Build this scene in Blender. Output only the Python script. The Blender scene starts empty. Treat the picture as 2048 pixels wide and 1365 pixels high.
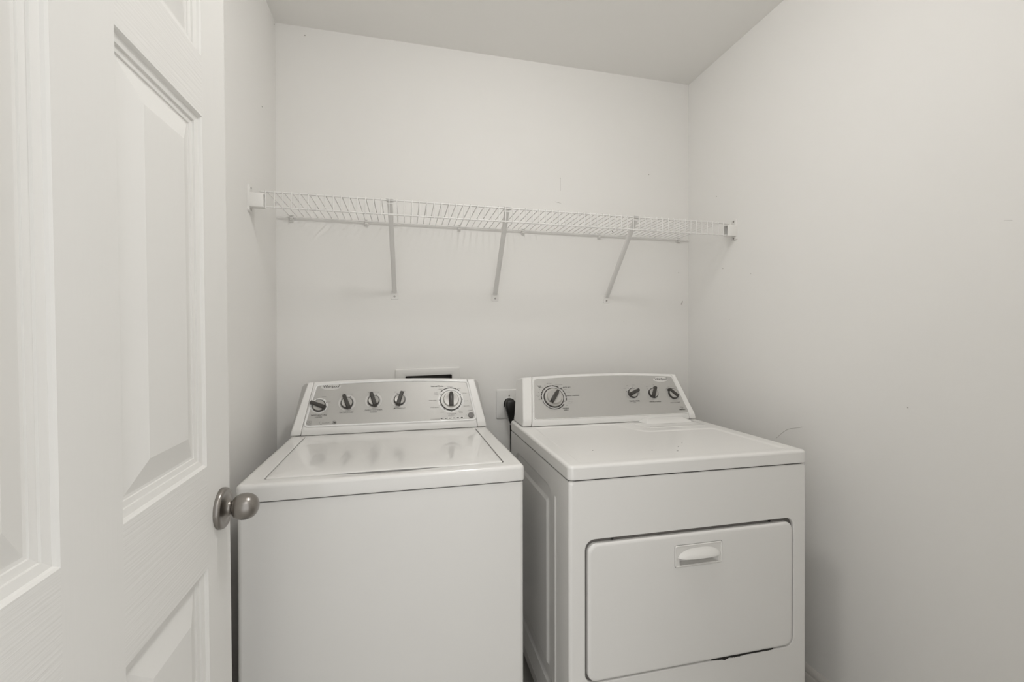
import bpy, bmesh, math, random
from mathutils import Vector, Matrix

random.seed(7)
S = bpy.context.scene
COL = S.collection
PI = math.pi

# ---------------------------------------------------------------- camera
def make_camera():
    f, yaw, pitch, roll, h = 888.34, .2376, -.005, -.0018, 1.2413
    cy, sy = math.cos(yaw), math.sin(yaw)
    r = Vector((cy, -sy, 0)); fw = Vector((sy, cy, 0)); up = Vector((0, 0, 1))
    F = fw*math.cos(pitch)+up*math.sin(pitch)
    U0 = up*math.cos(pitch)-fw*math.sin(pitch)
    R = r*math.cos(roll)+U0*math.sin(roll)
    U = U0*math.cos(roll)-r*math.sin(roll)
    cd = bpy.data.cameras.new('camera')
    cd.sensor_fit = 'HORIZONTAL'; cd.sensor_width = 36; cd.lens = f*36/2048
    cd.clip_start = .01; cd.clip_end = 50
    cam = bpy.data.objects.new('camera', cd)
    m = Matrix.Identity(4)
    for i in range(3):
        m[i][0] = R[i]; m[i][1] = U[i]; m[i][2] = -F[i]
    m[2][3] = h
    cam.matrix_world = m
    COL.objects.link(cam); S.camera = cam
make_camera()

# ---------------------------------------------------------------- world, lights, exposure
w = bpy.data.worlds.new('hall_light'); S.world = w; w.use_nodes = True
bg = w.node_tree.nodes['Background']
bg.inputs[0].default_value = (1, 1, .992, 1)

def area(name, loc, target, size, power, color=(1, .985, .955), shape='DISK'):
    l = bpy.data.lights.new(name, 'AREA'); l.shape = shape; l.size = size; l.energy = power; l.color = color
    o = bpy.data.objects.new(name, l); o.location = loc
    d = Vector(target)-Vector(loc)
    o.rotation_euler = d.to_track_quat('-Z', 'Y').to_euler()
    COL.objects.link(o); return o
area('hall_ceiling_light', (.29, -.33, 2.38), (.25, .9, .9), .18, 1.2)
area('added_side_fill', (-.95, -1.1, 1.5), (-.36, 1.0, 1.0), 1.0, 3, (1, .99, .98))  # added fill from the left rear; no window is known there
LAMP_POS = (.37, .82, 2.4727)
LAMP_EMIT = 76.0

S.view_settings.view_transform = 'Standard'
S.view_settings.look = 'None'
S.view_settings.exposure = 0.22
S.view_settings.gamma = 1.0
S.view_settings.use_curve_mapping = False

# ---------------------------------------------------------------- materials
def srgb(r, g, b):
    f = lambda c: (c/255/12.92) if c/255 <= .04045 else ((c/255+.055)/1.055)**2.4
    return (f(r), f(g), f(b), 1)

def mat(name, color, rough=.5, metal=0., spec=.5, coat=0., coat_rough=.05, bump=None, emit=None, var=0.):
    """bump: list of (scale_xyz, noise_scale, strength, distance, detail); var: soft mottling of the colour"""
    m = bpy.data.materials.new(name); m.use_nodes = True
    nt = m.node_tree; b = nt.nodes['Principled BSDF']
    b.inputs['Base Color'].default_value = color
    b.inputs['Roughness'].default_value = rough
    b.inputs['Metallic'].default_value = metal
    b.inputs['Specular IOR Level'].default_value = spec
    b.inputs['Coat Weight'].default_value = coat
    b.inputs['Coat Roughness'].default_value = coat_rough
    if emit:
        b.inputs['Emission Color'].default_value = emit[0]
        b.inputs['Emission Strength'].default_value = emit[1]
    tc = nt.nodes.new('ShaderNodeTexCoord')
    if var:
        n = nt.nodes.new('ShaderNodeTexNoise'); n.inputs['Scale'].default_value = 2.3; n.inputs['Detail'].default_value = 3
        nt.links.new(tc.outputs['Object'], n.inputs['Vector'])
        mx = nt.nodes.new('ShaderNodeMix'); mx.data_type = 'RGBA'
        mx.inputs['A'].default_value = tuple(c*(1-var) for c in color[:3])+(1,)
        mx.inputs['B'].default_value = tuple(min(1, c*(1+var)) for c in color[:3])+(1,)
        nt.links.new(n.outputs['Fac'], mx.inputs['Factor'])
        nt.links.new(mx.outputs['Result'], b.inputs['Base Color'])
    prev = None
    for (sc, ns, st, dist, det) in (bump or []):
        mp = nt.nodes.new('ShaderNodeMapping'); mp.inputs['Scale'].default_value = sc
        nt.links.new(tc.outputs['Object'], mp.inputs['Vector'])
        n = nt.nodes.new('ShaderNodeTexNoise'); n.inputs['Scale'].default_value = ns; n.inputs['Detail'].default_value = det
        nt.links.new(mp.outputs['Vector'], n.inputs['Vector'])
        bp = nt.nodes.new('ShaderNodeBump'); bp.inputs['Strength'].default_value = st; bp.inputs['Distance'].default_value = dist
        nt.links.new(n.outputs['Fac'], bp.inputs['Height'])
        if prev: nt.links.new(prev.outputs['Normal'], bp.inputs['Normal'])
        prev = bp
    if prev: nt.links.new(prev.outputs['Normal'], b.inputs['Normal'])
    return m

WALLC = (.865, .851, .823, 1)
M = {}
M['wall'] = mat('wall_paint', WALLC, .75, spec=.12, bump=[((1, 1, 1), 160, .10, .0006, 2), ((1, 1, 1), 6, .25, .002, 2)], var=.008)
M['ceiling'] = mat('ceiling_paint', (.90, .886, .857, 1), .9, spec=.1, bump=[((1, 1, 1), 140, .12, .0008, 2)])
M['floor'] = mat('floor_vinyl', (.52, .505, .475, 1), .5, var=.12)
M['trim'] = mat('trim_paint', (.78, .75, .71, 1), .35)
def wood_emboss(name, sc_stretch, st):
    return mat(name, (.83, .818, .790, 1), .5, spec=.3, bump=[(sc_stretch, 5, st, .0014, 2), ((1, 1, 1), 90, .10, .0005, 2)])
M['door_v'] = wood_emboss('door_paint_vertical_grain', (30, 34, 1.6), .14)
M['door_h'] = wood_emboss('door_paint_cross_grain', (30, 1.4, 52), .45)
M['enamel'] = mat('white_enamel', (.85, .838, .814, 1), .30, spec=.5, coat=.5, coat_rough=.10, bump=[((1, 1, 1), 240, .03, .0003, 1)])
M['enamel_gloss'] = mat('white_gloss_enamel', (.85, .838, .814, 1), .22, spec=.5, coat=.75, coat_rough=.05)
M['enamel_top'] = mat('white_enamel_top', (.85, .838, .814, 1), .28, spec=.5, coat=.35, coat_rough=.10)
M['console_white'] = mat('console_white_plastic', (.85, .838, .814, 1), .28, coat=.4, coat_rough=.08)
M['rim'] = mat('fascia_rim_gloss_white', (.92, .915, .90, 1), .16, coat=1, coat_rough=.03)
M['fascia'] = mat('fascia_silver', (.51, .50, .478, 1), .42, metal=.3, bump=[((1, 1, 1), 500, .05, .0002, 1)])
M['ring'] = mat('printed_white_ring', (.86, .85, .83, 1), .4)
M['ring_pale'] = mat('printed_pale_ring', (.70, .685, .66, 1), .4)
M['ring_faint'] = mat('printed_faint_ring', (.56, .55, .53, 1), .42)
M['ink'] = mat('printed_dark_ink', (.045, .04, .035, 1), .5)
M['ink_and_shade_grey'] = mat('grey_ink_and_gap_shade', (.16, .15, .14, 1), .5)  # small print and chips; also the painted shade in lid and door gaps
M['knob_dark'] = mat('knob_charcoal_plastic', (.055, .05, .045, 1), .35)
M['knob_silver'] = mat('knob_silver_plastic', (.50, .485, .46, 1), .34, metal=.25)
M['button'] = mat('button_grey', (.20, .19, .18, 1), .45)
M['nickel'] = mat('brushed_nickel', (.31, .29, .27, 1), .30, metal=1, bump=[((1, 1, 1), 300, .05, .0002, 2)])
M['steel'] = mat('screw_steel', (.40, .38, .36, 1), .35, metal=1)
M['wire'] = mat('white_vinyl_wire', (.82, .805, .78, 1), .35)
M['plastic'] = mat('white_plastic', (.82, .805, .775, 1), .4)
M['outlet'] = mat('outlet_plastic', (.80, .79, .765, 1), .3)
M['black'] = mat('black_rubber', (.008, .007, .006, 1), .38)
M['tape'] = mat('cord_tag_grey', (.35, .33, .31, 1), .4)
M['box_shade'] = mat('outlet_box_painted_shade', (.16, .148, .132, 1), .6)  # shade inside the outlet box, put into the colour
M['gap'] = mat('dark_underlayer', (.03, .027, .024, 1), .7)
M['pencil'] = mat('wall_scuff', (.50, .48, .45, 1), .8)
M['hole'] = mat('wall_anchor_hole', (.03, .027, .025, 1), .9)
M['glass'] = mat('lamp_glass', (.9, .88, .84, 1), .3, emit=((1, .988, .968, 1), LAMP_EMIT))

# ---------------------------------------------------------------- mesh helpers
def finish(name, bm, m, parent=None, smooth=35, bevel=None, seg=3, loc=None, wn=False):
    bmesh.ops.recalc_face_normals(bm, faces=bm.faces)
    me = bpy.data.meshes.new(name); bm.to_mesh(me); bm.free()
    for mm in (m if isinstance(m, (list, tuple)) else [m]): me.materials.append(M[mm])
    if smooth is not None:
        me.polygons.foreach_set('use_smooth', [True]*len(me.polygons))
        me.set_sharp_from_angle(angle=math.radians(smooth))
    o = bpy.data.objects.new(name, me); COL.objects.link(o)
    if parent: o.parent = parent
    if loc: o.location = loc
    if wn:
        k = o.modifiers.new('weighted', 'WEIGHTED_NORMAL'); k.keep_sharp = True; k.weight = 100
    if bevel:
        b = o.modifiers.new('bevel', 'BEVEL'); b.width = bevel; b.segments = seg
        b.limit_method = 'ANGLE'; b.angle_limit = math.radians(38)
    return o

def tag(o, label, cat, group=None):
    o['label'] = label; o['category'] = cat
    if group: o['group'] = group
    return o

def empty(name, loc, rot=(0, 0, 0)):
    o = bpy.data.objects.new(name, None); o.location = loc; o.rotation_euler = rot
    o.empty_display_size = .05
    COL.objects.link(o); return o

def box(bm, x0, x1, y0, y1, z0, z1, M4=None):
    vs = [bm.verts.new(p) for p in ((x0, y0, z0), (x1, y0, z0), (x1, y1, z0), (x0, y1, z0), (x0, y0, z1), (x1, y0, z1), (x1, y1, z1), (x0, y1, z1))]
    if M4: 
        for v in vs: v.co = M4 @ v.co
    fs = [bm.faces.new([vs[i] for i in q]) for q in ((0, 3, 2, 1), (4, 5, 6, 7), (0, 1, 5, 4), (1, 2, 6, 5), (2, 3, 7, 6), (3, 0, 4, 7))]
    return vs, fs

def rrect(x0, x1, y0, y1, r, n=5, sub=1):
    """rounded rectangle, counter clockwise 2-D loop; sub = extra subdivisions of each straight side"""
    pts = []
    cs = [(x1-r, y0+r, -PI/2), (x1-r, y1-r, 0), (x0+r, y1-r, PI/2), (x0+r, y0+r, PI)]
    for k, (cx, cy, a) in enumerate(cs):
        arc = [(cx+r*math.cos(a+PI/2*i/n), cy+r*math.sin(a+PI/2*i/n)) for i in range(n+1)]
        pts += arc
        nx = cs[(k+1) % 4]
        e = (nx[0]+r*math.cos(nx[2]), nx[1]+r*math.sin(nx[2]))
        for j in range(1, sub):
            t = j/sub; pts.append((arc[-1][0]*(1-t)+e[0]*t, arc[-1][1]*(1-t)+e[1]*t))
    return pts

def rpoly(pts, rad, n=5):
    """round the corners of a 2-D polygon; rad is one radius or a list"""
    out = []; N = len(pts)
    for i, p in enumerate(pts):
        r = rad[i] if isinstance(rad, (list, tuple)) else rad
        P = Vector(p); A = Vector(pts[i-1])-P; B = Vector(pts[(i+1) % N])-P
        if r <= 0: out.append(tuple(P)); continue
        a, b = A.normalized(), B.normalized()
        ang = a.angle(b); d = min(r/math.tan(ang/2), A.length*.49, B.length*.49)
        p0, p2 = P+a*d, P+b*d
        for k in range(n+1):
            t = k/n; out.append(tuple(p0*(1-t)**2+P*2*t*(1-t)+p2*t*t))
    return out

def loft(bm, loops, cap0=True, cap1=True, close=True):
    """bridge 3-D loops of equal length"""
    L = [[bm.verts.new(p) for p in lp] for lp in loops]
    n = len(L[0])
    for a, b in zip(L, L[1:]):
        for i in range(n if close else n-1):
            j = (i+1) % n
            bm.faces.new((a[i], a[j], b[j], b[i]))
    if cap0: bm.faces.new(list(reversed(L[0])))
    if cap1: bm.faces.new(L[-1])
    return L

def lathe(bm, prof, n=24, M4=None):
    """profile [(r,h)] revolved round local z"""
    loops = []
    for r, h in prof:
        loops.append([Vector((r*math.cos(2*PI*i/n), r*math.sin(2*PI*i/n), h)) for i in range(n)])
    if M4: loops = [[M4 @ p for p in lp] for lp in loops]
    loft(bm, loops)

def tube(bm, pts, r, n=8, closed=False, caps=True):
    pts = [Vector(p) for p in pts]; N = len(pts); loops = []
    ref = None
    for i, p in enumerate(pts):
        if closed: t = (pts[(i+1) % N]-pts[i-1])
        else: t = pts[min(i+1, N-1)]-pts[max(i-1, 0)]
        t.normalize()
        if ref is None:
            ref = Vector((0, 0, 1)) if abs(t.z) < .9 else Vector((1, 0, 0))
        a = (ref-t*ref.dot(t)).normalized(); b = t.cross(a); ref = a
        rr = r[i] if isinstance(r, (list, tuple)) else r
        loops.append([p+a*rr*math.cos(2*PI*k/n)+b*rr*math.sin(2*PI*k/n) for k in range(n)])
    if closed:
        loops.append(loops[0]); loft(bm, loops, False, False); bmesh.ops.remove_doubles(bm, verts=bm.verts, dist=1e-6)
    else: loft(bm, loops, caps, caps)

def fill_between(bm, outer, inner_list, tf):
    """flat face with holes; returns nothing.  outer / inner: 2-D loops, tf maps 2-D to 3-D"""
    edges = []; res = []
    for lp in [outer]+inner_list:
        vs = [bm.verts.new(tf(p)) for p in lp]; res.append(vs)
        for i in range(len(vs)): edges.append(bm.edges.new((vs[i], vs[(i+1) % len(vs)])))
    bmesh.ops.triangle_fill(bm, use_beauty=True, use_dissolve=False, edges=edges)
    return res

def loft_from(bm, first, loops, cap=True):
    L = [first]+[[bm.verts.new(p) for p in lp] for lp in loops]; n = len(first)
    for a, b in zip(L, L[1:]):
        for i in range(n):
            j = (i+1) % n; bm.faces.new((a[i], a[j], b[j], b[i]))
    if cap: bm.faces.new(L[-1])

# ---------------------------------------------------------------- room
XL, XR, YB, YF, ZC = -.4848, 1.3448, 1.9002, .195, 2.4727
def struct(o): o['kind'] = 'structure'; return o

bm = bmesh.new(); box(bm, XL-.12, XR+.12, -1.2, YB+.12, -.06, 0); struct(finish('floor', bm, 'floor', smooth=None))
bm = bmesh.new(); box(bm, XL-.12, XR+.12, .08, YB+.12, ZC, ZC+.06); struct(finish('ceiling', bm, 'ceiling', smooth=None))
bm = bmesh.new(); box(bm, XL-.1, XL, .08, YB+.1, 0, ZC); wl = struct(finish('wall_left', bm, 'wall', smooth=None))
bm = bmesh.new(); box(bm, XR, XR+.1, .08, YB+.1, 0, ZC); wr = struct(finish('wall_right', bm, 'wall', smooth=None))
# back wall, with the cut-out for the recessed washer outlet box
BOX = (-.0330, .2340, .905, 1.1185)      # flange
REC = (.0065, .2010, .935, 1.0893)       # opening
bm = bmesh.new()
outer = [(XL, 0), (XR, 0), (XR, ZC), (XL, ZC)]
BT = math.radians(1.35); BCX = (BOX[0]+BOX[1])/2
def btilt(x, z): dx, dz = x-BCX, z-BOX[2]; return (BCX+dx*math.cos(BT)-dz*math.sin(BT), BOX[2]+dx*math.sin(BT)+dz*math.cos(BT))
hole = [btilt(*q) for q in ((REC[0], REC[2]), (REC[1], REC[2]), (REC[1], REC[3]), (REC[0], REC[3]))]
r = fill_between(bm, outer, [hole], lambda p: (p[0], YB, p[1]))
loft_from(bm, r[0], [[(p[0], YB+.1, p[1]) for p in outer]], cap=True)
loft_from(bm, r[1], [[(p[0], YB+.095, p[1]) for p in hole]], cap=True)
wb = struct(finish('wall_back', bm, 'wall', smooth=None))
# front wall with the doorway the photo is taken from
bm = bmesh.new()
box(bm, .46, XR, .085, YF, 0, ZC); box(bm, XL, .46, .085, YF, 2.09, ZC)
struct(finish('wall_front', bm, 'wall', smooth=None))

def baseboard(name, prof, a, b, ax):
    """prof: (out, z); runs from a to b"""
    bm = bmesh.new(); loops = []
    for t in (a, b):
        loops.append([ax(o, t, z) for o, z in prof])
    loft(bm, loops)
    return struct(finish(name, bm, 'trim', smooth=30))
bprof = [(0, 0), (.013, 0), (.013, .088), (.0115, .092), (.0085, .094), (.0085, .098), (.0105, .101), (.0105, .109), (.008, .116), (.004, .121), (0, .1215)]
baseboard('baseboard_right', bprof, .2, YB, lambda o, t, z: (XR-o, t, z))
baseboard('baseboard_left', bprof, .2, YB, lambda o, t, z: (XL+o, t, z))
baseboard('baseboard_back', bprof, XL+.014, XR-.014, lambda o, t, z: (t, YB-o, z))

# little marks the walls carry
def disc(name, centre, r, axis, parent, m='hole', d=.0012):
    bm = bmesh.new()
    rot = {'y': Matrix.Rotation(PI/2, 4, 'X'), 'x': Matrix.Rotation(-PI/2, 4, 'Y'), '-x': Matrix.Rotation(PI/2, 4, 'Y')}[axis]
    lathe(bm, [(r, 0), (r, d*.6), (r*.7, d)], 10, Matrix.Translation(centre) @ rot)
    return finish(name, bm, m, parent)
for x, z, r in ((.9418, 1.7404, .0022), (.9952, 1.7317, .0022)):
    disc('anchor_hole', (x, YB, z), r, 'y', wb)
for x, z, r in ((-.378, 2.44, .0026), (.6865, 1.9674, .0018), (1.13, 2.02, .002), (1.29, 1.56, .0018), (1.0, 1.32, .0015)):
    disc('nail_mark', (x, YB, z), r, 'y', wb, 'pencil')
disc('nail_mark', (XL, 1.885, 2.455), .0026, '-x', wl, 'pencil')
disc('nail_mark', (XL, 1.73, 2.06), .002, '-x', wl, 'pencil')
for y, z, r in ((1.70, 1.87, .002), (1.66, 1.545, .002), (1.62, 1.32, .0018), (1.50, 1.50, .0016), (.93, 1.05, .0016)):
    disc('nail_mark', (XR, y, z), r, 'x', wr, 'pencil')
def strip(name, pts, wdt, parent, m='pencil'):
    bm = bmesh.new(); tube(bm, pts, wdt, 6); return finish(name, bm, m, parent)
strip('scratch', [(.6866, YB, 1.965), (.6868, YB, 1.91)], .0005, wb)
strip('scratch', [(1.303, YB-.0004, 1.404), (1.308, YB-.0006, 1.413), (1.3125, YB-.0004, 1.424)], [.0006, .0028, .0008], wb)
strip('scratch', [(.66, YB, 1.858), (.675, YB, 1.856), (.69, YB, 1.853)], [.0004, .0008, .0004], wb)
strip('hair', [(XR-.0003, 1.3756-.112*t, .8726+.0675*t+.008*math.sin(PI*t*1.6-.6)) for t in [i/10 for i in range(11)]], .0006, wr)
strip('scratch', [(XR+.0002, .73, 1.513), (XR+.0002, .715, 1.509)], [.0003, .0005], wr)

# ---------------------------------------------------------------- ceiling lamp (above the frame, lights the room)
lamp = tag(empty('ceiling_lamp', LAMP_POS), 'small round flush ceiling lamp with a glowing glass dome', 'lamp')
bm = bmesh.new(); lathe(bm, [(.115, 0), (.115, -.012), (.105, -.022), (.02, -.022)], 32); finish('base', bm, 'nickel', lamp)
bm = bmesh.new(); lathe(bm, [(.08, -.0225)]+[(.08*math.cos(a), -.0225-.060*math.sin(a)) for a in [PI/2*i/7 for i in range(1, 7)]]+[(.004, -.0826)], 28); finish('glass_dome', bm, 'glass', lamp)

# ---------------------------------------------------------------- door (open, flat along the left wall)
TH = math.radians(1.15)
door = empty('door_1', (-.33, .2045, .010), (TH, 0, 0)); door['kind'] = 'structure'
DY, DZ = .778, 2.025
ys = [0, .111, .345, .445, .679, DY]
zs = [0, .24, .824, .9995, 1.593, 1.693, 1.925, DZ]
pcells = [(i, j) for i in (1, 3) for j in (1, 3, 5)]
bm = bmesh.new(); grid = {}
for i, y in enumerate(ys):
    for j, z in enumerate(zs): grid[i, j] = bm.verts.new((0, y, z))
for i in range(len(ys)-1):
    for j in range(len(zs)-1):
        if (i, j) in pcells: continue
        fce = bm.faces.new((grid[i, j], grid[i+1, j], grid[i+1, j+1], grid[i, j+1]))
        fce.material_index = 1 if (i in (1, 3)) else 0
# sides and back
bk = [bm.verts.new((-.035, y, z)) for y, z in ((0, 0), (DY, 0), (DY, DZ), (0, DZ))]
bm.faces.new(list(reversed(bk)))
def rim_verts():
    a = [grid[i, 0] for i in range(len(ys))]; b = [grid[len(ys)-1, j] for j in range(len(zs))]
    c = [grid[i, len(zs)-1] for i in range(len(ys)-1, -1, -1)]; d = [grid[0, j] for j in range(len(zs)-1, -1, -1)]
    return a, b, c, d
for k, side in enumerate(rim_verts()):
    bm.faces.new(side+[bk[(k+1) % 4], bk[k]])
finish('slab', bm, ['door_v', 'door_h'], door, smooth=None)
for i, j in pcells:
    y0, y1, z0, z1 = ys[i], ys[i+1], zs[j], zs[j+1]
    rings = [(0, 0), (.0022, -.0022), (.0035, -.0052), (.0125, -.0072), (.0130, -.0098), (.0205, -.0110), (.0212, -.0128), (.0250, -.0130), (.0270, -.0125), (.0600, -.0020), (.0625, -.0012), (.0640, -.0012)]
    bm = bmesh.new()
    loft(bm, [[(d, y0+s, z0+s), (d, y1-s, z0+s), (d, y1-s, z1-s), (d, y0+s, z1-s)] for s, d in rings], cap0=False)
    finish('door_panel', bm, 'door_v', door, smooth=None)
# latch plate on the free edge
bm = bmesh.new(); box(bm, -.030, -.005, DY, DY+.0012, .876, .934); finish('latch_plate', bm, 'nickel', door)
kn = empty('door_knob', (0, .7357, .9048)); kn.parent = door
RX = Matrix.Rotation(PI/2, 4, 'Y')
bm = bmesh.new(); lathe(bm, [(.0370, 0), (.0372, .004), (.0360, .0075), (.0335, .0095), (.0310, .0098), (.0285, .0092), (.0250, .0095), (.0205, .0108), (.0172, .0125), (.0150, .0145), (.0140, .0165), (.0137, .0172)], 40, RX); finish('rose', bm, 'nickel', kn, smooth=45)
bm = bmesh.new(); lathe(bm, [(.0122, .0170), (.0122, .0184), (.0108, .0188), (.0111, .0195), (.0150, .0210), (.0198, .0248), (.0228, .0303), (.0240, .0368), (.0240, .0430), (.0225, .0492), (.0193, .0550), (.0145, .0594), (.0080, .0622), (.002, .0629)], 40, RX); finish('knob_handle', bm, 'nickel', kn, smooth=60)
for z in (.22, 1.0, 1.82):
    bm = bmesh.new(); tube(bm, [(.004, -.004, z-.045), (.004, -.004, z+.045)], .006, 10); finish('hinge', bm, 'nickel', door)

# ---------------------------------------------------------------- console building blocks
def console_piece(name, P0, e, zb, vb, sT, m, parent, uL, uR, uc, hw, bulge, cols, bevel, flare=0):
    """one slice of a sloping control console.  uL / uR: functions of height fraction 0..1"""
    v0, z0 = P0
    h = lambda z: max(0., min(1., (z-zb)/((z0+e[1]*sT)-zb)))
    def st(u): return sT-bulge*((u-uc)/hw)**2
    rows = []
    def row(kind, val):
        pts = []
        for k in range(cols+1):
            a = k/cols; u = uL(.5)*(1-a)+uR(.5)*a
            for _ in range(4):
                s = st(u)
                if kind == 'base': v, z = val
                elif kind == 'slope': v, z = v0+e[0]*s*val, z0+e[1]*s*val
                elif kind == 'top': v, z = v0+e[0]*s+val[0], z0+e[1]*s+val[1]
                q = max(0., min(1., (val[0]-.004)/(vb-(v0+e[0]*sT)-.004))) if kind == 'top' else 0.
                k0 = h(z)*(1-.62*q) if flare < 0 else h(z); k1 = h(z)*(1-.62*q) if flare > 0 else h(z)
                u = uL(k0)*(1-a)+uR(k1)*a
            pts.append((u, v, z))
        rows.append(pts)
    row('base', (v0-.005, zb+.0015)); row('base', (v0-.0055, zb+.012)); row('base', (v0-.0050, z0-.0105)); row('base', (v0-.0035, z0-.006))
    for q in (0, .2, .4, .6, .8, .93, .98): row('slope', q)
    row('top', (.001, .0010)); row('top', (.0040, .0024)); row('top', (.012, .0028))
    row('top', (vb-(v0+e[0]*sT)-.01, -.003)); row('top', (vb-(v0+e[0]*sT), -.012)); row('base', (vb, zb+.0015))
    bm = bmesh.new()
    V = [[bm.verts.new(p) for p in r_] for r_ in rows]
    for a, b in zip(V, V[1:]):
        for k in range(cols): bm.faces.new((a[k], a[k+1], b[k+1], b[k]))
    bm.faces.new([r_[0] for r_ in V]); bm.faces.new([r_[-1] for r_ in reversed(V)])
    for k in range(cols): bm.faces.new((V[-1][k], V[-1][k+1], V[0][k+1], V[0][k]))
    return finish(name, bm, m, parent, smooth=40, bevel=bevel, seg=4)

class Panel:
    """2-D frame (u, s, n) on a console's sloping face"""
    def __init__(s, P0, e):
        L = math.hypot(*e); ey, ez = e[0]/L, e[1]/L
        s.m = Matrix(((1, 0, 0, 0), (0, ey, -ez, P0[0]), (0, ez, ey, P0[1]), (0, 0, 0, 1)))
    def p(s, u, t, n=0.): return s.m @ Vector((u, t, n))
    def at(s, u, t, n=0., ang=0.): return s.m @ Matrix.Translation((u, t, n)) @ Matrix.Rotation(-math.radians(ang), 4, 'Z')

def text_into(bm, panel, body, u, t, size, align='CENTER', n=.0012, rot=0., shear=0., space=1., bold=0.):
    c = bpy.data.curves.new('t', 'FONT'); c.body = body; c.size = size; c.align_x = align; c.align_y = 'CENTER'
    c.resolution_u = 2; c.shear = shear; c.space_character = space; c.offset = bold
    o = bpy.data.objects.new('t', c); COL.objects.link(o)
    dg = bpy.context.evaluated_depsgraph_get()
    me = bpy.data.meshes.new_from_object(o.evaluated_get(dg))
    me.transform(panel.at(u, t, n, rot)); bm.from_mesh(me)
    bpy.data.objects.remove(o); bpy.data.curves.remove(c); bpy.data.meshes.remove(me)

def arc_into(bm, panel, cu, ct, r0, r1, a0, a1, n=.0012, seg=8):
    """flat printed arc; angles clockwise from straight up, degrees"""
    pr = None
    for k in range(seg+1):
        a = math.radians(a0+(a1-a0)*k/seg)
        q = [bm.verts.new(panel.p(cu+r*math.sin(a), ct+r*math.cos(a), n)) for r in (r0, r1)]
        if pr: bm.faces.new((pr[0], q[0], q[1], pr[1]))
        pr = q

def rect_into(bm, panel, u, t, w_, h_, n=.0012, ang=0.):
    m4 = panel.at(u, t, n, ang)
    bm.faces.new([bm.verts.new(m4 @ Vector(p)) for p in ((-w_/2, -h_/2, 0), (w_/2, -h_/2, 0), (w_/2, h_/2, 0), (-w_/2, h_/2, 0))])

def printed(name, bm, m, parent):
    me = bpy.data.meshes.new(name); bm.to_mesh(me); bm.free(); me.materials.append(M[m])
    o = bpy.data.objects.new(name, me); COL.objects.link(o); o.parent = parent
    if 'lettering' in name or 'scale' in name: o['kind'] = 'stuff'
    return o

def ring_print(name, panel, cu, ct, r0, r1, m, parent, n=.0009):
    bm = bmesh.new(); arc_into(bm, panel, cu, ct, r0, r1, 0, 360, n, 48)
    return printed(name, bm, m, parent)

def control_knob(panel, u, t, r, ang, parent, grip=(.058, .0165, .019), label=None):
    k = empty('control_knob', (0, 0, 0)); k.parent = parent
    k.matrix_local = panel.at(u, t, .001, ang)
    if label: k['label'] = label
    bm = bmesh.new(); lathe(bm, [(r, 0), (r, .006), (r*.97, .0075), (r*.86, .0078)], 32); finish('knob_ring', bm, 'knob_dark', k)
    bm = bmesh.new(); lathe(bm, [(r*.87, .0070), (r*.86, .0095), (r*.80, .0108), (r*.5, .0100), (.001, .0098)], 32); finish('knob_face', bm, 'knob_silver', k)
    L, w_, h_ = grip
    bm = bmesh.new(); loops = []
    for z, ll, ww in ((.002, L, w_), (h_*.55, L, w_*.96), (h_*.85, L*.93, w_*.82), (h_, L*.84, w_*.6)):
        loops.append([(x, y+.004, z) for x, y in rpoly([(-ww/2, -ll/2), (ww/2, -ll/2), (ww*.40, ll/2), (-ww*.40, ll/2)], .0035, 3)])
    loft(bm, loops); finish('grip', bm, 'knob_dark', k, smooth=40)
    bm = bmesh.new(); lathe(bm, [(.0014, 0), (.0014, .0006)], 10, Matrix.Translation((0, L*.44, h_*.86))); finish('pointer_dot', bm, 'ring', k)
    return k

def fascia_outline(bl, tl, mid, tr, br, rad):
    pts = [bl, br, tr]
    n = 12; cu = (tl[0]+tr[0])/2; hw = (tr[0]-tl[0])/2; mh = mid[1]; eh = (tl[1]+tr[1])/2
    arc = []
    for k in range(1, n):
        u = tr[0]+(tl[0]-tr[0])*k/n; arc.append((u, mh-(mh-eh)*((u-cu)/hw)**2))
    pts += arc+[tl]
    return rpoly(pts, [rad, rad, rad]+[0]*len(arc)+[rad], 5)

def make_fascia(panel, outl, parent, rim_r=.0040, rim_mat='rim'):
    bm = bmesh.new()
    loft(bm, [[panel.p(u, t, n) for u, t in outl] for n in (-.002, .0006)])
    fs = finish('fascia', bm, 'fascia', parent, smooth=20)
    bm = bmesh.new(); tube(bm, [panel.p(u, t, .0004) for u, t in outl], rim_r, 8, closed=True)
    finish('fascia_rim', bm, rim_mat, parent, smooth=60)
    return fs

# ---------------------------------------------------------------- washing machine
W_, D_ = .695, .655
washer = tag(empty('washing_machine', (-.3815, 1.143, 0), (0, 0, .0081)), 'white top-load washing machine with closed glossy lid, left of the dryer', 'washing machine')
bm = bmesh.new()
lp = lambda ins, z: [(x, y, z) for x, y in rrect(.003+ins, W_-.003-ins, .001+ins, D_-ins, .012, 5)]
loft(bm, [lp(.006, .020), lp(0, .026), lp(0, .8545), lp(.0015, .8575), lp(.004, .8590)])
finish('cabinet', bm, 'enamel', washer, smooth=50, wn=True)
for u in (.05, W_-.05):
    for v in (.06, D_-.06):
        bm = bmesh.new(); lathe(bm, [(.018, 0), (.022, .006), (.022, .012), (.008, .013), (.008, .024)], 14); finish('foot', bm, 'black', washer, loc=(u, v, 0))
bm = bmesh.new()
lp = lambda ins, z: [(x, y, z) for x, y in rrect(.001+ins, W_-.001-ins, -.002+ins, D_+.002-ins, .014-min(ins, .006), 5)]
loft(bm, [lp(.006, .8592), lp(.006, .8605)])
finish('gasket', bm, 'gap', washer)
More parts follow.
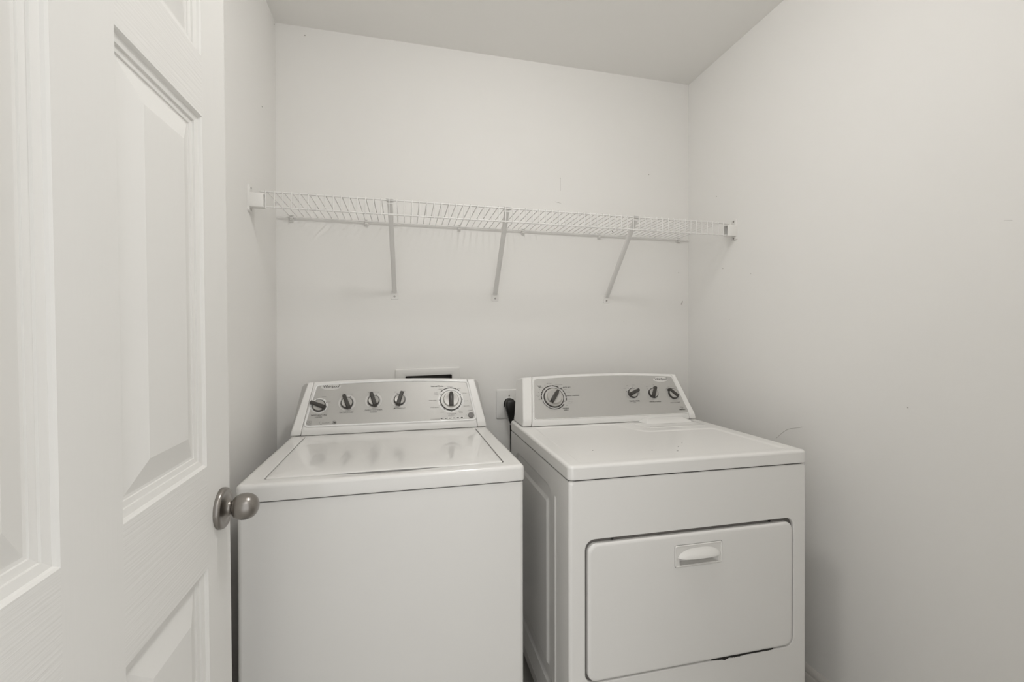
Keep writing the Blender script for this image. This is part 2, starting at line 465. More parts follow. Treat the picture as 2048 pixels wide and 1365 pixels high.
# top deck with a pocket for the lid
ZT = .903
LU0, LU1, LV0, LV1 = .0485, .6475, .036, .5225
bm = bmesh.new()
lp = lambda ins, z: [(x, y, z) for x, y in rrect(ins, W_-ins, -.003+ins, D_+.002-ins, .016-min(ins, .010), 5, 24)]
def scoop(x, y): return max(0., 1-max(0., y-LV0)/.030)*max(0., math.cos(max(-1, min(1, (x-.345)/.150))*PI/2))**1.2
pk = lambda ins, z: [(x, y, z-.0028*scoop(x, y)) for x, y in rrect(LU0+ins, LU1-ins, LV0+ins, LV1-ins, .012, 5, 24)]
loft(bm, [lp(.0035, .8610), lp(.0008, .8622), lp(0, .8650), lp(0, .8930), lp(.0012, .8978), lp(.0040, .9012), lp(.0085, .9028), lp(.013, ZT),
          pk(-.0015, ZT), pk(.0002, ZT-.0006), pk(.0010, ZT-.002), pk(.0010, ZT-.010)])
finish('top_deck', bm, 'enamel_gloss', washer, smooth=50, wn=True)
bm = bmesh.new()
fill_between(bm, rrect(LU0+.0012, LU1-.0012, LV0+.0012, LV1-.0012, .011, 5), [rrect(LU0+.03, LU1-.03, LV0+.03, LV1-.03, .011, 5)], lambda p: (p[0], p[1], ZT-.0082)); finish('lid_gap_shade', bm, 'ink_and_shade_grey', washer, smooth=None)  # dark sheet painting the shade deep in the lid groove
# lid: front edge sweeps back a little at the finger hold
def lid_loop(ins, z, pull=1.):
    out = []
    for x, y in rrect(LU0+.0045+ins, LU1-.0045-ins, LV0+.0035+ins, LV1-.003-ins, .010, 5, 24):
        fr = max(0., 1-(y-LV0)/.030)
        g = max(0., math.cos(max(-1, min(1, (x-.345)/.150))*PI/2))**1.2
        out.append((x, y+.0065*g*fr*pull, z+.0010*g*fr*(pull == 0)))
    return out
bm = bmesh.new()
loft(bm, [lid_loop(.002, .8945), lid_loop(0, .8960), lid_loop(0, .9012), lid_loop(0, .9022, 0), lid_loop(.0010, .9036, 0), lid_loop(.0035, .9044, 0), lid_loop(.012, .9052, 0), lid_loop(.040, .9060, 0), lid_loop(.10, .9064, 0)])
finish('lid', bm, 'enamel_gloss', washer, smooth=60, wn=True)

P0, E_ = (.536, .933), (.084/.1763, .155/.1763)
sl = lambda a, b: (lambda t: a+(b-a)*t)
hw_ = .346
# base-to-top edges, left and right
console_piece('control_console', P0, E_, ZT, .652, .1735, 'console_white', washer, sl(.0340, .0640), sl(.6565, .6270), .346, hw_, .0115, 28, .0022)
console_piece('end_cap', P0, E_, ZT, .652, .1735, 'console_white', washer, sl(-.001, .0435), sl(.0332, .0632), .346, hw_, .0115, 3, .0045, -1)
console_piece('end_cap', P0, E_, ZT, .652, .1735, 'console_white', washer, sl(.6573, .6278), sl(.6930, .6560), .346, hw_, .0115, 3, .0045, 1)
WP = Panel(P0, E_)
fas = make_fascia(WP, fascia_outline((.0435, .0015), (.0724, .1565), (.35, .1675), (.6275, .1572), (.6515, -.0015), .013), washer)
# knobs with their printed rings
ring_print('printed_ring', WP, .0870, .0775, .0235, .0290, 'ring', washer)
for u, t in ((.1815, .0850), (.2747, .0900), (.3680, .0905)): ring_print('printed_ring', WP, u, t, .0235, .0300, 'ring_pale', washer)
ring_print('printed_ring', WP, .5598, .0810, .0405, .0492, 'ring', washer)
control_knob(WP, .0870, .0765, .0225, -66, washer)
control_knob(WP, .1815, .0835, .0215, -21, washer)
control_knob(WP, .2747, .0885, .0212, -17, washer)
control_knob(WP, .3680, .0890, .0210, 17, washer)
# the cycle dial
dial = empty('cycle_dial', (0, 0, 0)); dial.parent = washer; dial.matrix_local = WP.at(.5598, .0800, .0006, 2)
bm = bmesh.new(); lathe(bm, [(.0412, 0), (.0412, .004), (.0400, .0055), (.0385, .0055)], 48); finish('dial_rim', bm, 'knob_dark', dial)
bm = bmesh.new(); lathe(bm, [(.0386, .003), (.0386, .0072), (.0372, .0084), (.0305, .0090)], 48); finish('dial_skirt', bm, 'plastic', dial)
bm = bmesh.new(); lathe(bm, [(.0300, .0080), (.0296, .0125), (.0272, .0150), (.0255, .0152), (.0180, .0140), (.001, .0136)], 48); finish('dial_face', bm, 'knob_silver', dial)
bm = bmesh.new(); loops = []
for z, L, ww in ((.006, .0585, .0185), (.017, .0580, .0180), (.0225, .055, .016), (.0245, .050, .011)):
    loops.append([(x, y+.001, z) for x, y in rpoly([(-ww/2, -L/2), (ww/2, -L/2), (ww*.5, L*.30), (ww*.26, L/2), (-ww*.26, L/2), (-ww*.5, L*.30)], .003, 3)])
loft(bm, loops); finish('grip', bm, 'knob_dark', dial, smooth=40)
bm = bmesh.new(); lathe(bm, [(.0016, 0), (.0016, .0006)], 10, Matrix.Translation((0, .0265, .0205))); finish('pointer_dot', bm, 'ring', dial)
# start button
bm = bmesh.new(); lathe(bm, [(.0112, 0), (.0112, .0026), (.0104, .0036), (.001, .0032)], 28, WP.at(.6335, .0175, .0006)); finish('start_button', bm, 'button', washer)
# status lights
for k in range(6):
    u = .5208+k*.01535
    bm = bmesh.new(); rect_into(bm, WP, u, .0085+.0002*k, .0122, .0056, .0010); printed('status_light_border', bm, 'ring', washer)
    bm = bmesh.new(); loft(bm, [[WP.at(u, .0085+.0002*k, n) @ Vector((x, y, 0)) for x, y in rrect(-.0042, .0042, -.0016, .0016, .0008, 2)] for n in (.0006, .0018)]); finish('status_light', bm, 'knob_dark', washer)
# logo badge
def badge(panel, u, t, a, b, parent, rot=0.):
    bm = bmesh.new()
    loops = []
    for n, k in ((.0004, 1), (.0013, 1), (.0018, .93), (.0019, .5)):
        loops.append([panel.at(u, t, n, rot) @ Vector((a*k*math.cos(2*PI*i/36), b*k*math.sin(2*PI*i/36), 0)) for i in range(36)])
    loft(bm, loops); bd = finish('logo_badge', bm, 'ring_pale', parent, smooth=60)
    bm = bmesh.new(); text_into(bm, panel, 'Whirlpool', u+.001, t+.0015, .0145, n=.0023, rot=rot, shear=.12, space=.92, bold=.00012)
    printed('logo_lettering', bm, 'ink', bd)
    return bd
badge(WP, .1220, .1490, .0345, .0125, washer)
# printing
bm = bmesh.new(); T = lambda *a, **k: text_into(bm, WP, *a, **k)
T('TEMPERATURE', .0880, .0415, .0072, space=1.15); T('WASH/RINSE', .0880, .0345, .0042)
T('EXTRA RINSE', .1814, .0480, .0070, space=1.15)
T('FABRIC SOFTENER', .2752, .0535, .0068, space=1.12); T('ADDED', .2752, .0452, .0068, space=1.12)
T('ECOBOOST', .3705, .0555, .0068, space=1.05)
bm.faces.new([bm.verts.new(WP.p(u, t, .0012)) for u, t in ((.3450, .0530), (.3500, .0535), (.3525, .0590), (.3475, .0580))])
T('Normal Cycles', .5096, .1405, .0080, bold=.0002)
printed('printed_lettering', bm, 'ink', washer)
bm = bmesh.new()
for s_, u, t, sz in (('MEDIUM', .5596, .1362, .0052), ('HEAVY', .5230, .1278, .0052), ('LIGHT', .5946, .1281, .0052), ('SUPER', .5033, .1125, .0048), ('WASH', .5050, .1066, .0048),
                     ('RINSE & SPIN', .4905, .0818, .0050), ('DRAIN & SPIN', .4966, .0534, .0052), ('SOAK', .5245, .0335, .0052), ('CLEAN WASHER', .5597, .0262, .0048), ('with affresh', .5580, .0205, .0050),
                     ('QUICK', .5945, .0345, .0050), ('WASH', .5955, .0285, .0050), ('DELICATE', .6182, .0545, .0050), ('BULKY', .6190, .0754, .0048), ('CASUAL', .6138, .1081, .0048),
                     ('START', .6335, .0362, .0060), ('CYCLE STATUS', .4960, .0072, .0050), ('SENSE', .5270, .0020, .0026), ('WASH', .5430, .0022, .0026), ('RINSE', .5580, .0024, .0026), ('SPIN', .5730, .0026, .0026),
                     ('LID', .6160, .0200, .0030), ('LOCK', .6160, .0160, .0030),
                     ('HOT', .0640, .1085, .0046), ('WARM', .1010, .1110, .0046), ('COLD', .1190, .0900, .0046),
                     ('ON', .1960, .1180, .0046), ('OFF', .1660, .1190, .0046), ('YES', .2900, .1225, .0046), ('NO', .2570, .1225, .0046), ('OFF', .3530, .1215, .0046), ('ON', .3850, .1235, .0046)):
    text_into(bm, WP, s_, u, t, sz)
# square badge, swirl mark and round emblem along the lower edge
for dt in (.0045, .0125, .0200): rect_into(bm, WP, .0580, dt+.001, .0150, .0007)
for du in (.0507, .0653): rect_into(bm, WP, du, .0133, .0006, .0160)
text_into(bm, WP, 'HE', .0580, .0172, .0050); text_into(bm, WP, 'wash', .0580, .0095, .0044)
arc_into(bm, WP, .0985, .0125, .0052, .0060, 150, 330, seg=10); text_into(bm, WP, 'AccuWash', .1135, .0120, .0056, shear=.2)
printed('printed_small_lettering', bm, 'ink_and_shade_grey', washer)
bm = bmesh.new()
for k in range(24):
    a0, a1 = 2*PI*k/24, 2*PI*(k+1)/24
    vs = [bm.verts.new(WP.p(.1425+c*math.cos(a), .0118+d*math.sin(a), .0012)) for a, c, d in ((a0, .0074, .0056), (a1, .0074, .0056), (a1, .0066, .0048), (a0, .0066, .0048))]
    bm.faces.new(vs)
text_into(bm, WP, 'he', .1425, .0120, .0082, shear=.15, bold=.0003)
printed('round_emblem', bm, 'ink', washer)
# dial scale
bm = bmesh.new()
for a0, a1 in ((-46, -36), (-34, -3), (-1, 28), (31, 42)): arc_into(bm, WP, .5598, .0810, .0494, .0526, a0, a1)
for a in (62, 88, 115, 143, 180, 216, 246, 272, 300): rect_into(bm, WP, .5598+.0450*math.sin(math.radians(a)), .0810+.0450*math.cos(math.radians(a)), .0060 if 150 < a < 210 else .0048, .0014, .0013, a)
for u, t, lst in ((.0870, .0775, (-62, -22, 24, 62)), (.1815, .085, (24,)), (.2747, .09, (22,)), (.368, .0905, (-22,))):
    for a in lst: rect_into(bm, WP, u+.0265*math.sin(math.radians(a)), t+.0265*math.cos(math.radians(a)), .0050, .0013, .0013, a)
printed('dial_scale', bm, 'ink', washer)

# ---------------------------------------------------------------- clothes dryer
DW, DD = .737, .665
dryer = tag(empty('clothes_dryer', (.4071, 1.0659, 0), (0, 0, -.0092)), 'white front-load clothes dryer with a pull-down door, right of the washer', 'dryer')
ZD = .915
# cabinet with stepped embossing pressed into the left side
bm = bmesh.new()
def ring_side(v0, v1, z0, z1, r, u): return [(u, v, z) for v, z in rrect(v0, v1, z0, z1, r, 6)]
SV0, SV1, SZ0, SZ1 = .012, DD, .148, .8725
outer2 = [(SV0, SZ0), (SV1, SZ0), (SV1, SZ1), (SV0, SZ1)]
emb = rrect(.142, .60, .215, .815, .06, 8)
rib = rrect(.108, .126, .215, .800, .0088, 5)
rr_ = fill_between(bm, outer2, [emb, rib], lambda p: (.002, p[0], p[1]))
def shrink(lp, d):
    c = Vector((sum(p[0] for p in lp)/len(lp), sum(p[1] for p in lp)/len(lp))); out = []
    n = len(lp)
    for i in range(n):
        t = Vector(lp[(i+1) % n])-Vector(lp[i-1]); t.normalize(); nn = Vector((-t.y, t.x)); out.append(tuple(Vector(lp[i])+nn*d))
    return out
loft_from(bm, rr_[1], [[(u, v, z) for v, z in shrink(emb, d)] for d, u in ((.004, .0030), (.010, .0075), (.014, .0085), (.046, .0085), (.050, .0075), (.056, .0030), (.060, .0020))])
loft_from(bm, rr_[2], [[(u, v, z) for v, z in shrink(rib, d)] for d, u in ((.002, .0012), (.005, -.0010))])
loft_from(bm, rr_[0], [[(DW-.002, p[0], p[1]) for p in outer2]])
finish('cabinet', bm, 'enamel', dryer, smooth=40, wn=True)
bm = bmesh.new(); box(bm, .030, DW-.030, .06, DD-.03, .030, .150); finish('base', bm, 'enamel', dryer)
bm = bmesh.new()
loft(bm, [[(u, v, z) for u, v in rrect(.002, .036, .012, DD, .004, 3)] for z in (.135, .1478)]); 
finish('side_flange', bm, 'enamel', dryer, bevel=.004)
for u in (.06, DW-.06):
    for v in (.09, DD-.07):
        bm = bmesh.new(); lathe(bm, [(.018, 0), (.022, .006), (.022, .012), (.008, .013), (.008, .034)], 14); finish('foot', bm, 'black', dryer, loc=(u, v, 0))
# front panel with door opening
dL, dR, dB, dT = .0445, .6905, .3465, .7200
bm = bmesh.new()
fo = lambda ins, v: [(u, v, z) for u, z in rrect(.001+ins, DW-.001-ins, .045+ins, .8755-ins, .010-min(ins, .006), 6)]
op = lambda ins, v: [(u, v, z) for u, z in rrect(dL+ins, dR-ins, dB+ins, dT-ins, .026-ins, 6)]
loft(bm, [fo(0, .0125), fo(0, .0085), fo(.0012, .0042), fo(.0042, .0012), fo(.0085, 0)], cap1=False)
n6 = 28
ot = [(p[0], p[2]) for p in fo(.0085, 0)]; it = [(p[0], p[2]) for p in op(-.003, 0)]
r2 = fill_between(bm, ot, [it], lambda p: (p[0], 0, p[1]))
loft_from(bm, r2[1], [op(-.0015, .0004), op(0, .0022), op(.0003, .012), op(.0005, .030)])
bmesh.ops.remove_doubles(bm, verts=bm.verts, dist=1e-5)
finish('front_panel', bm, 'enamel', dryer, smooth=50, wn=True)
bm = bmesh.new()
fill_between(bm, [(p[0], p[2]) for p in op(.0001, 0)], [[(p[0], p[2]) for p in op(.014, 0)]], lambda p: (p[0], .0095, p[1])); finish('door_seal_shade', bm, 'ink_and_shade_grey', dryer, smooth=None)  # felt seal, toned dark to paint the shade in the door gap
ddoor = empty('dryer_door', (0, 0, 0)); ddoor.parent = dryer
bm = bmesh.new()
do = lambda ins, v: [(u, v, z) for u, z in rrect(dL+.0062+ins, dR-.0052-ins, dB+.0044+ins, dT-.0098-ins, .024-min(ins, .012), 6)]
H0, H1, HB, HT = .3000, .4480, .6205, .6815
hp = [(p[0], p[1]) for p in rrect(H0, H1, HB, HT, .005, 4)]
loft(bm, [do(.002, .0200), do(0, .016), do(0, .0030), do(.0012, -.0005), do(.004, -.0030), do(.009, -.0040)], cap1=False)
r3 = fill_between(bm, [(p[0], p[2]) for p in do(.009, 0)], [hp], lambda p: (p[0], -.0040, p[1]))
loft_from(bm, r3[1], [[(u, .0195, z) for u, z in hp]])
bmesh.ops.remove_doubles(bm, verts=bm.verts, dist=1e-5)
finish('door_skin', bm, 'enamel', ddoor, smooth=50, wn=True)
# pull handle: framed cup with a half-round hood
bm = bmesh.new()
hr = lambda ins, v, r=.0045: [(u, v, z) for u, z in rrect(H0+.0012+ins, H1-.0012-ins, HB+.0012+ins, HT-.0012-ins, max(.0015, r-ins*.5), 4)]
CU = (.3145, .4355, .6245, .6500)
cup = lambda i0, v, dz=0: [(u, v, z+dz) for u, z in rrect(CU[0]+i0, CU[1]-i0, CU[2]+i0*.7, CU[3]-i0*.2, .004, 4)]
loft(bm, [hr(0, -.0030), hr(0, -.0055), hr(.0010, -.0066), hr(.0026, -.0066), hr(.0036, -.0052), hr(.0045, -.0050)], cap0=False, cap1=False)
r4 = fill_between(bm, [(p[0], p[2]) for p in hr(.0045, 0)], [[(p[0], p[2]) for p in cup(0, 0)]], lambda p: (p[0], -.0050, p[1]))
loft_from(bm, r4[1], [cup(.0008, -.0042), cup(.004, .0070), cup(.0060, .0150, .0015)])
bmesh.ops.remove_doubles(bm, verts=bm.verts, dist=1e-5)
finish('handle', bm, 'plastic', ddoor, smooth=45, wn=True)
bm = bmesh.new(); NA, NB = 24, 8; V = []
for i in range(NA+1):
    a = i/NA; u = .3085+(.4415-.3085)*a
    c = (1-abs(2*a-1)**2.6)
    ztop = .6475+.0235*c**.62; zbot = .6475-.0010*c
    row_ = []
    for j in range(NB+1):
        b = j/NB
        z = ztop+(zbot-ztop)*b
        v = -.0050-.0150*c**.5*math.sin(b*PI/2)**1.25-.0004
        row_.append(bm.verts.new((u, v, z)))
    # underside back to the plate
    row_.append(bm.verts.new((u, -.0050, zbot+.0010)))
    V.append(row_)
for a_, b_ in zip(V, V[1:]):
    for j in range(NB+1): bm.faces.new((a_[j], b_[j], b_[j+1], a_[j+1]))
finish('handle_hood', bm, 'plastic', ddoor, smooth=50)
for u, z in ((.1217, .7163), (.6125, .7163)):
    bm = bmesh.new(); lathe(bm, [(.0036, 0), (.0036, .003), (.002, .004)], 12, Matrix.Rotation(PI/2, 4, 'X')); finish('bumper', bm, 'black', dryer, loc=(u, .0075, z))
# worn black patches along the lower gap
bm = bmesh.new(); top_, bot_ = [], []
N = 60
for k in range(N+1):
    a = k/N; u = .415+.205*a
    hgt = .0012+.0038*abs(math.sin(a*11.3)*math.sin(a*4.1+.4))*(.4+.6*random.random())
    if .16 < a < .28: hgt += .0030*math.sin((a-.16)/.12*PI)
    hgt *= min(1, a*8, (1-a)*8+.15)
    top_.append((u, dB+.0058)); bot_.append((u, dB+.0026-hgt))
a_ = [bm.verts.new((u, -.0008, z)) for u, z in top_]; b_ = [bm.verts.new((u, -.0008, z)) for u, z in bot_]
for k in range(N): bm.faces.new((a_[k], a_[k+1], b_[k+1], b_[k]))
finish('chipped_enamel', bm, 'black', dryer)
# top panel with a recessed field that steps round the lint screen
bm = bmesh.new()
tp = lambda ins, z: [(x, y, z) for x, y in rrect(-.001+ins, DW+.001-ins, -.002+ins, DD+.002-ins, .016-min(ins, .010), 5)]
loft(bm, [tp(.0035, .8770), tp(.0008, .8782), tp(0, .8805), tp(0, .9060), tp(.0012, .9105), tp(.0040, .9135), tp(.0085, .9148), tp(.011, ZD)], cap1=False)
fld = rpoly([(.036, .022), (.698, .028), (.690, .347), (.420, .351), (.385, .440), (.375, .498), (.046, .498)], [.02, .02, .03, .02, .03, .01, .01], 5)
r5 = fill_between(bm, [(p[0], p[1]) for p in tp(.011, 0)], [fld], lambda p: (p[0], p[1], ZD))
loft_from(bm, r5[1], [[(x, y, z) for x, y in shrink(fld, d)] for d, z in ((.003, ZD-.0006), (.009, ZD-.0028), (.013, ZD-.0034))])
bmesh.ops.remove_doubles(bm, verts=bm.verts, dist=1e-5)
finish('top_panel', bm, 'enamel_top', dryer, smooth=50, wn=True)
bm = bmesh.new(); loft(bm, [[(x, y, z) for x, y in rrect(.006, DW-.006, .004, DD-.004, .012, 5)] for z in (.8740, .8772)]); finish('gasket', bm, 'gap', dryer)
# lint screen: base plate and grip flap tucked under the console
lint = empty('lint_screen', (0, 0, 0)); lint.parent = dryer
bm = bmesh.new()
lb = lambda d, z: [(x, y, z) for x, y in shrink(rpoly([(.455, .388), (.690, .388), (.700, .512), (.425, .512)], .010, 4), d)]
loft(bm, [lb(0, ZD-.001), lb(0, ZD+.0008), lb(.0015, ZD+.0016), lb(.012, ZD+.0018)]); finish('cover', bm, 'console_white', lint)
bm = bmesh.new()
loft(bm, [[(x, y, z) for x, y in rpoly(q, .006, 4)] for q, z in (
    ([(.478, .452), (.682, .452), (.682, .514), (.478, .514)], ZD+.0015), ([(.484, .458), (.676, .458), (.676, .514), (.484, .514)], ZD+.0050),
    ([(.502, .484), (.660, .484), (.660, .514), (.502, .514)], ZD+.0150), ([(.506, .490), (.656, .490), (.656, .514), (.506, .514)], ZD+.0168))])
finish('grip', bm, 'console_white', lint, smooth=50)
for u, v, s_ in ((.3695, .0878, .0035), (.3596, .0324, .0035), (.40, .13, .002), (.30, .11, .002), (.44, .17, .002), (.13, .15, .002)):
    bm = bmesh.new(); lathe(bm, [(s_, 0), (s_*.9, .0005), (s_*.3, .0008)], 7, Matrix.Diagonal((1, .55, 1, 1))); finish('chip', bm, 'ink_and_shade_grey', dryer, loc=(u, v, ZD-.0034))

P0, E_ = (.516, .945), (.084/.1728, .151/.1728)
uc, hw_ = .372, .35
console_piece('control_console', P0, E_, ZD, .648, .1735, 'console_white', dryer, sl(.0440, .0720), sl(.7038, .6760), uc, hw_, .0125, 28, .0022)
console_piece('end_cap', P0, E_, ZD, .648, .1735, 'console_white', dryer, sl(.009, .0330), sl(.0432, .0712), uc, hw_, .0125, 3, .0050, -1)
console_piece('end_cap', P0, E_, ZD, .648, .1735, 'console_white', dryer, sl(.7046, .6768), sl(.7355, .6950), uc, hw_, .0125, 3, .0050, 1)
DP = Panel(P0, E_)
make_fascia(DP, fascia_outline((.0540, -.0055), (.0750, .1575), (.375, .1680), (.6745, .1568), (.7065, -.0060), .013), dryer, rim_r=.0018, rim_mat='console_white')
ring_print('printed_ring', DP, .1440, .0800, .0400, .0465, 'ring_faint', dryer)
for u, t, r in ((.4785, .0875, .0275), (.5680, .0845, .0275), (.6600, .0795, .0275)): ring_print('printed_ring', DP, u, t, .0215, r, 'ring_faint', dryer)
control_knob(DP, .4780, .0865, .0205, 66, dryer, (.052, .0160, .019))
control_knob(DP, .5680, .0835, .0205, 28, dryer, (.050, .0160, .019))
control_knob(DP, .6580, .0785, .0225, -42, dryer, (.050, .0160, .015))
dial = empty('cycle_dial', (0, 0, 0)); dial.parent = dryer; dial.matrix_local = DP.at(.1440, .0795, .0006, 36)
bm = bmesh.new(); lathe(bm, [(.0404, 0), (.0404, .003), (.0396, .0042), (.0368, .0042)], 48); finish('dial_rim', bm, 'knob_dark', dial)
bm = bmesh.new(); lathe(bm, [(.0369, .002), (.0367, .0062), (.0350, .0080), (.0300, .0086)], 48); finish('dial_skirt', bm, 'knob_silver', dial)
bm = bmesh.new(); lathe(bm, [(.0295, .0080), (.0290, .0150), (.0270, .0172), (.0180, .0164), (.001, .0160)], 48); finish('dial_face', bm, 'knob_silver', dial)
bm = bmesh.new(); loops = []
for z, L, ww in ((.008, .058, .0160), (.020, .0575, .0150), (.0265, .054, .013), (.0285, .049, .009)):
    loops.append([(x, y, z) for x, y in rpoly([(-ww/2, -L/2), (ww/2, -L/2), (ww*.5, L*.28), (ww*.24, L/2), (-ww*.24, L/2), (-ww*.5, L*.28)], .003, 3)])
loft(bm, loops); finish('grip', bm, 'knob_dark', dial, smooth=40)
bm = bmesh.new(); lathe(bm, [(.0014, 0), (.0014, .0006)], 10, Matrix.Translation((0, .0255, .0245))); finish('pointer_dot', bm, 'ring', dial)
badge(DP, .6190, .1440, .0330, .0120, dryer)
bm = bmesh.new(); T = lambda *a, **k: text_into(bm, DP, *a, **k)
T('TEMPERATURE', .4770, .0535, .0068, space=1.05, bold=.0001); T('HIGH', .4770, .0462, .0042)
T('WRINKLE SHIELD', .5673, .0474, .0064, space=1.05, bold=.0001); T('PUSH TO START', .6565, .0408, .0060, space=1.02)
T('AUTO DRY', .2040, .1205, .0062, bold=.0002); T('ENERGY PREFERRED', .2235, .0851, .0058, bold=.0001)
T('WRINKLE', .1850, .0348, .0060, bold=.0001); T('SHIELD', .1850, .0275, .0060, bold=.0001)
T('TIMED', .0930, .1285, .0058, bold=.0001); T('DRY', .0948, .1225, .0058, bold=.0001)
T('SmartDry', .6780, .0105, .0066, bold=.0002)
arc_into(bm, DP, .6790, .0205, .0050, .0058, 100, 260); text_into(bm, DP, '9', .6765, .0205, .0070); text_into(bm, DP, 'v', .6820, .0205, .0070)
printed('printed_lettering', bm, 'ink', dryer)
bm = bmesh.new()
for s_, u, t, sz in (('AIR ONLY', .1351, .1385, .0048), ('COOL DOWN', .1725, .1317, .0046), ('TOUCH', .0820, .0905, .0048), ('UP', .0830, .0845, .0048), ('OFF', .0870, .0736, .0050), ('OFF', .1835, .1190, .0050),
                     ('MORE', .1960, .1110, .0044), ('Very Dry', .2060, .1005, .0046), ('Less Dry', .2100, .0707, .0046), ('Less Dry', .2085, .0624, .0046), ('Damp Dry', .2095, .0554, .0046), ('OFF', .1905, .0460, .0050),
                     ('60', .0925, .1136, .0044), ('40', .0872, .1022, .0044), ('20', .1035, .1230, .0044), ('10', .1160, .1310, .0044),
                     ('LOW', .4480, .1080, .0042), ('MED', .4620, .1200, .0042), ('HIGH', .4900, .1220, .0042), ('ON', .5800, .1200, .0042), ('OFF', .5480, .1140, .0042)):
    text_into(bm, DP, s_, u, t, sz)
for k, ch in enumerate('END OF CYCLE SIGNAL'):
    a = -55+k*6.2; text_into(bm, DP, ch, .6600+.0335*math.sin(math.radians(a)), .0795+.0335*math.cos(math.radians(a)), .0046, rot=a)
printed('printed_small_lettering', bm, 'ink_and_shade_grey', dryer)
bm = bmesh.new(); cu, ct = .1440, .0800
for a0, a1 in ((-98, -82), (-80, -70), (-68, -60), (-58, -49), (-47, -37), (-35, -27), (-25, -2), (0, 33)): arc_into(bm, DP, cu, ct, .0466, .0508, a0, a1)
for a0, a1 in ((42, 48), (50, 56), (58, 66), (68, 78), (80, 92), (94, 106)): arc_into(bm, DP, cu, ct, .0482, .0522, a0, a1)
for k in range(16):
    a0 = 128+k*7.8; wd = .0042-.0026*k/16; arc_into(bm, DP, cu, ct, .0480-wd, .0480, a0, a0+7.8, seg=3)
for a in (38, 112, 254): rect_into(bm, DP, cu+.0455*math.sin(math.radians(a)), ct+.0455*math.cos(math.radians(a)), .0060, .0016, .0013, a)
for u, t, lst in ((.4785, .0875, (-72, -34, 8)), (.5680, .0845, (-42,)), (.66, .0795, (-50,))):
    for a in lst: rect_into(bm, DP, u+.0258*math.sin(math.radians(a)), t+.0258*math.cos(math.radians(a)), .0046, .0016, .0013, a)
printed('dial_scale', bm, 'ink', dryer)

# ---------------------------------------------------------------- wall outlet and the dryer's plug
ol = tag(empty('wall_outlet', (.446, YB, .9555)), 'white wall outlet plate between washer and dryer consoles', 'outlet')
bm = bmesh.new()
pl = lambda ins, d: [(u, -d, z) for u, z in rrect(-.0585+ins, .0585-ins, -.0635+ins, .0635-ins, .006, 4)]
loft(bm, [pl(0, 0), pl(0, .0030), pl(.0015, .0050), pl(.005, .0062)]); finish('cover_plate', bm, 'outlet', ol, smooth=50)
bm = bmesh.new(); lathe(bm, [(.0270, 0), (.0270, .0030), (.0255, .0040)], 28, Matrix.Translation((0, -.0062, .004)) @ Matrix.Rotation(PI/2, 4, 'X')); finish('receptacle', bm, 'outlet', ol)
bm = bmesh.new(); lathe(bm, [(.0035, 0), (.0030, .0012)], 12, Matrix.Translation((0, -.0062, .0365)) @ Matrix.Rotation(PI/2, 4, 'X')); finish('plate_screw', bm, 'steel', ol)

plug = tag(empty('power_plug', (.4432, YB-.0106, .9575)), 'black angled power plug with cord hanging from the outlet', 'plug')
bm = bmesh.new(); lathe(bm, [(.0245, 0), (.0252, .004), (.0252, .010), (.0238, .0125)], 28, Matrix.Rotation(PI/2, 4, 'X')); finish('plug_base', bm, 'black', plug)
bm = bmesh.new(); loops = []
for t, w2, d0, d1 in ((.0235, .004, .012, .024), (.021, .013, .012, .036), (.012, .0205, .012, .043), (0, .0225, .012, .045), (-.012, .0220, .012, .046), (-.028, .0185, .012, .044), (-.044, .0140, .014, .041), (-.058, .0105, .017, .038), (-.066, .0100, .018, .037)):
    c = max(0, -t)*.05; t *= 1.08
    loops.append([(x+c, -(d0+d1)/2+y, t) for x, y in rrect(-w2, w2, -(d1-d0)/2, (d1-d0)/2, min(w2, (d1-d0)/2)*.55, 3)])
loft(bm, loops); finish('plug_body', bm, 'black', plug, smooth=60)
bm = bmesh.new(); tube(bm, [(.0034, -.0275, -.069), (.0036, -.0275, -.080)], .0072, 12); finish('strain_relief', bm, 'black', plug)
bm = bmesh.new(); tube(bm, [(.0036, -.0275, -.079), (.0037, -.0275, -.0885)], .0050, 12); finish('cord_tag', bm, 'tape', plug)
bm = bmesh.new(); tube(bm, [(.0037, -.0275, -.0875), (.0040, -.0275, -.11), (.0056, -.0275, -.20), (.0085, -.028, -.40), (.02, -.035, -.60), (.07, -.06, -.74), (.16, -.08, -.78), (.22, -.10, -.70)], [.0066, .0064, .0062, .006, .006, .006, .006, .006], 12); finish('cord', bm, 'black', plug, smooth=60)

# ---------------------------------------------------------------- recessed washer outlet box
wob = tag(empty('washer_outlet_box', ((BOX[0]+BOX[1])/2, YB, BOX[2]), (0, -BT, 0)), 'white recessed laundry outlet box in the wall, half hidden behind washer console', 'outlet box')
cx_ = (BOX[0]+BOX[1])/2; hb = (BOX[1]-BOX[0])/2; hz = BOX[3]-BOX[2]
r0, r1 = REC[0]-cx_, REC[1]-cx_; z0_, z1_ = REC[2]-BOX[2], REC[3]-BOX[2]
bm = bmesh.new()
fl = lambda ins, d: [(u, -d, z) for u, z in rrect(-hb+ins, hb-ins, ins, hz-ins, .004, 4)]
inn = lambda ins, d: [(u, -d, z) for u, z in rrect(r0+ins, r1-ins, z0_+ins, z1_-ins, .005, 4)]
loft(bm, [fl(0, 0), fl(0, .0040), fl(.0015, .0060), fl(.004, .0068), inn(-.001, .0068), inn(.0008, .0060), inn(.001, -.002)], cap0=False, cap1=False); finish('flange', bm, 'plastic', wob, smooth=50)
bm = bmesh.new(); loft(bm, [inn(.0012, .004), inn(.0016, -.088)], cap0=False); finish('recess', bm, 'box_shade', wob, smooth=50)
